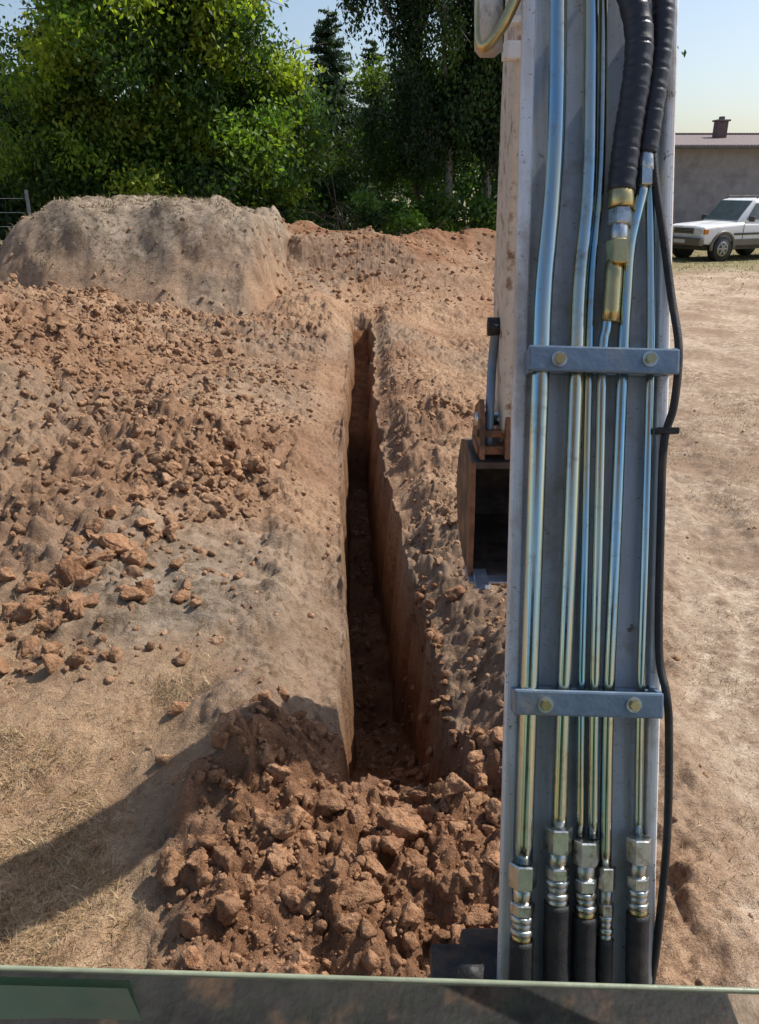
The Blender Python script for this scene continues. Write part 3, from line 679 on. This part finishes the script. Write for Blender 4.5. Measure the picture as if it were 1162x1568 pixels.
# ---------------------------------------------------------------- house
hs=empty('house',(0,0,0))
wallm_=simple('render_wall',(.36,.33,.34),.9,0,.12,3,.2,dirt=(.28,.25,.255),dscale=1.2)
def roof_mat():
    m,nt=newmat('roof_tiles');tc=N(nt,'ShaderNodeTexCoord').outputs['Object'];o=N(nt,'ShaderNodeOutputMaterial')
    b=N(nt,'ShaderNodeBsdfPrincipled',inp={'Roughness':.85});w=N(nt,'ShaderNodeTexWave',inp={'Scale':2.2,'Distortion':.3});w.bands_direction='X';L(nt,tc,w.inputs[0])
    c=mix(nt,w.outputs['Fac'],(.20,.15,.14),(.36,.28,.26));c=mix(nt,ramp(nt,noise(nt,tc,3),.4,.7),c,(.25,.2,.19));L(nt,c,b.inputs['Base Color'])
    bb=N(nt,'ShaderNodeBump',inp={'Distance':.05});L(nt,w.outputs['Fac'],bb.inputs['Height']);L(nt,bb.outputs[0],b.inputs['Normal']);L(nt,b.outputs[0],o.inputs[0]);return m
rm=roof_mat();trim=simple('trim',(.14,.12,.11),.6,0,.2,5)
prism_x('walls',[(38,-.5),(38,3.84),(43,4.40),(48,3.84),(48,-.5)],8.5,27,wallm_,hs)
prism_x('roof',[(37.4,3.80),(43,4.48),(48.6,3.80),(48.6,3.92),(43,4.60),(37.4,3.92)],8.1,27.4,rm,hs)
box('gutter',(17.75,37.36,3.82),(19.2,.12,.12),trim,hs,None,.03)
box('ridge_cap',(17.75,43,4.63),(19.3,.3,.08),rm,hs,None,.03)
box('chimney',(15.9,41.2,4.65),(.5,.5,.8),simple('chimney_brick',(.16,.11,.10),.9,0,.2,8),hs,None,.02);box('chimney_cap',(15.9,41.2,5.09),(.64,.64,.08),trim,hs,None,.02);box('chimney_pot',(15.9,41.2,5.2),(.22,.22,.14),trim,hs,None,.03)
gls=simple('dark_glass',(.03,.035,.04),.12,0,.2,5);wht=simple('window_frame',(.6,.6,.58),.5)
for xx in (10.5,20.5,24):
    box('window',(xx,37.985,1.9),(1.2,.05,1.1),gls,hs);box('window_sill',(xx,37.95,1.31),(1.4,.14,.06),wht,hs)
    for dx in (-.62,0,.62): box('window_frame',(xx+dx,37.96,1.9),(.07,.06,1.2),wht,hs)
    for dz in (-.56,.56): box('window_frame',(xx,37.955,1.9+dz),(1.3,.06,.07),wht,hs)

# ---------------------------------------------------------------- car (off-road vehicle, white)
car=empty('parked_car',(12.15,28.9,.0));car.rotation_euler=(0,0,math.radians(205))
cp=simple('car_paint',(.80,.80,.79),.25,0,.03,4,0,dirt=(.68,.64,.58),dscale=2)
cd=simple('car_trim',(.07,.065,.06),.6,0,.2,10);cg=simple('car_glass',(.10,.13,.14),.06,0,.2,4);lamp=simple('lamp_lens',(.7,.7,.68),.1,.3,.1,30);amber=simple('amber_lens',(.6,.2,.03),.2);alloy=simple('alloy',(.42,.41,.38),.35,.9,.1,20);bei=simple('car_lower_paint',(.17,.15,.12),.4,.2,.1,6)
def loft(name,st,mat,par,bevel=0):
    V=[];F=[];n=None
    for s in st:
        x,sec=s;n=len(sec)
        for p in sec: V.append((x,p[0],p[1]))
    for i in range(len(st)-1):
        for j in range(n):
            k=(j+1)%n;F.append((i*n+j,i*n+k,(i+1)*n+k,(i+1)*n+j))
    F.append(tuple(range(n))[::-1]);F.append(tuple((len(st)-1)*n+j for j in range(n)))
    ob=mesh_obj(name,V,F,[mat],par)
    bm=bmesh.new();bm.from_mesh(ob.data);bmesh.ops.recalc_face_normals(bm,faces=bm.faces);bm.to_mesh(ob.data);bm.free()
    md=ob.modifiers.new('b','BEVEL');md.width=.03;md.segments=2;md.limit_method='ANGLE';md.angle_limit=.5
    md2=ob.modifiers.new('w','WEIGHTED_NORMAL')
    return ob
def sec(hw,zl,zt,cr=.09):
    h=[(hw*.93,zl),(hw*.99,zl+.12),(hw,(zl+zt)/2),(hw*.975,zt-cr),(hw*.90,zt-.015),(hw*.5,zt+.015)]
    return h+[(-a,b) for a,b in h[::-1]]
loft('body',[(2.30,sec(.76,.66,1.02)),(2.22,sec(.85,.58,1.10)),(1.95,sec(.90,.54,1.15)),(1.45,sec(.91,.52,1.18)),(.65,sec(.91,.50,1.22)),(.6,sec(.91,.50,1.22)),(-2.3,sec(.91,.52,1.22)),(-2.6,sec(.88,.58,1.20))],cp,car)
def gsec(hb,ht,zb,zt):
    h=[(hb,zb),(hb*.97,zb+(zt-zb)*.3),(ht+.02,zt-.08),(ht*.9,zt)]
    return h+[(-a,b) for a,b in h[::-1]]
loft('cabin',[(.72,gsec(.80,.78,1.18,1.24)),(.50,gsec(.83,.76,1.18,1.48)),(.08,gsec(.85,.72,1.18,1.88)),(-.2,gsec(.85,.73,1.18,1.93)),(-2.0,gsec(.85,.73,1.18,1.93)),(-2.35,gsec(.85,.71,1.18,1.88)),(-2.56,gsec(.84,.77,1.18,1.33))],cp,car)
def quad(name,pts_,mat,par,th=.012):
    ob=mesh_obj(name,pts_,[tuple(range(len(pts_)))],[mat],par,smooth=False);md=ob.modifiers.new('s','SOLIDIFY');md.thickness=th;md.offset=0;return ob
quad('windscreen',[(.700,.70,1.27),(.700,-.70,1.27),(.125,-.64,1.855),(.125,.64,1.855)],cg,car,.03)
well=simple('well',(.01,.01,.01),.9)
for s in (1,-1):
    quad('front_side_window',[(.42,s*.835,1.29),(-.35,s*.85,1.29),(-.35,s*.775,1.80),(.04,s*.775,1.78)],cg,car,.03)
    quad('rear_side_window',[(-.43,s*.85,1.29),(-1.28,s*.85,1.29),(-1.28,s*.775,1.80),(-.43,s*.775,1.80)],cg,car,.03)
    quad('quarter_window',[(-1.38,s*.85,1.29),(-2.22,s*.847,1.29),(-2.12,s*.775,1.80),(-1.38,s*.775,1.80)],cg,car,.03)
    box('sill_trim',(-.2,s*.905,.60),(2.4,.06,.20),bei,car,None,.02)
    box('side_moulding',(-.2,s*.922,.86),(2.4,.02,.07),cd,car,None,.005)
    box('door_handle',(-.35,s*.925,1.10),(.16,.03,.035),cd,car);box('door_handle',(-1.25,s*.925,1.10),(.16,.03,.035),cd,car)
    for xd in (.60,-.38,-1.32): box('door_gap',(xd,s*.915,.90),(.012,.012,.58),cd,car)
    box('mirror',(.42,s*1.02,1.32),(.10,.20,.17),cd,car,None,.03)
    tube('roof_rail',[(-.1,s*.63,1.94),(-.2,s*.63,2.0),(-2.0,s*.63,2.0),(-2.1,s*.63,1.94)],.018,cd,car,8,0)
    box('headlamp',(2.25,s*.63,.95),(.09,.30,.18),lamp,car,None,.03);box('indicator',(2.17,s*.84,.95),(.18,.07,.16),amber,car,None,.02)
    box('fog_lamp',(2.41,s*.52,.66),(.04,.16,.08),lamp,car,None,.02)
    for xw in (1.42,-1.55):
        V,F=tubegeo(np.array([(xw,s*.62,.41),(xw,s*.66,.41),(xw,s*.88,.41),(xw,s*.92,.41)]),[.34,.41,.41,.37],28);mesh_obj('tyre',V,F,[rubber],car)
        V,F=tubegeo(np.array([(xw,s*.91,.41),(xw,s*.927,.41)]),[.24,.23],24);mesh_obj('wheel_rim',V,F,[alloy],car)
        V,F=tubegeo(np.array([(xw,s*.925,.41),(xw,s*.932,.41)]),[.19,.18],24);mesh_obj('wheel_dish',V,F,[cd],car)
        for q in range(6):
            a=q*math.pi/3;box('spoke',(xw+.10*math.cos(a),s*.935,.41+.10*math.sin(a)),(.20,.014,.045),alloy,car,Matrix.Rotation(-a,3,'Y'),.004)
        an=np.linspace(-.2,math.pi+.2,18);pp=[(xw+.50*math.cos(t),s*.89,.46+.47*math.sin(t)) for t in an]
        tube('arch_flare',pp,.055,bei,car,10,0)
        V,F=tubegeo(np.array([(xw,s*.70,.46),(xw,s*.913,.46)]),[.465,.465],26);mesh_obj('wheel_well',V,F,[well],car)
box('front_bumper',(2.34,0,.64),(.20,1.78,.24),bei,car,None,.05);box('grille',(2.28,0,.96),(.06,.88,.18),cd,car,None,.02)
for q in range(3): box('grille_bar',(2.315,0,.91+.05*q),(.02,.86,.014),alloy,car)
box('number_plate',(2.45,0,.64),(.01,.5,.11),wht,car);box('rear_bumper',(-2.66,0,.62),(.18,1.76,.22),bei,car,None,.05)
box('underbody',(-.1,0,.46),(4.3,1.4,.2),cd,car)

# ---------------------------------------------------------------- wire fence
fe=empty('wire_fence',(0,0,0));post=simple('fence_post',(.22,.20,.18),.8,0,.3,20,.4)
for i in range(6): tube('post_%d'%i,[(-20+i*2.24,20.4+.2*i,-.3),(-20+i*2.24,20.4+.2*i,2.25)],.045,post,fe,10,0)
for k in range(6): tube('wire_%d'%k,[(-20,20.4,.4+.33*k),(-8.8,21.4,.4+.33*k)],.006,nickel,fe,5,0)

# ---------------------------------------------------------------- light, sky
w=bpy.data.worlds.new('World');scene.world=w;w.use_nodes=True
nt=w.node_tree;bg=nt.nodes['Background'];sk=nt.nodes.new('ShaderNodeTexSky');sk.sky_type='NISHITA';sk.sun_disc=False
sd=Vector((.72,.36,1.0)).normalized()
sk.sun_elevation=math.asin(sd.z);sk.sun_rotation=math.atan2(sd.x,sd.y)
sk.air_density=1.0;sk.dust_density=2.0;sk.ozone_density=1.5
nt.links.new(sk.outputs[0],bg.inputs[0]);bg.inputs[1].default_value=.15
sl=bpy.data.lights.new('sun','SUN');sl.energy=5.0;sl.angle=math.radians(.5);sl.color=(1,.965,.91)
so=bpy.data.objects.new('sun',sl);so.rotation_euler=sd.to_track_quat('Z','Y').to_euler();so.location=(5,5,12);scene.collection.objects.link(so)
cam=bpy.data.cameras.new('camera');co=bpy.data.objects.new('camera',cam);scene.collection.objects.link(co)
co.location=(0,0,2.4);co.rotation_euler=(math.radians(67.6),0,0)
cam.sensor_fit='VERTICAL';cam.sensor_height=24;cam.lens=18.69;cam.clip_start=.05;cam.clip_end=2000
scene.camera=co
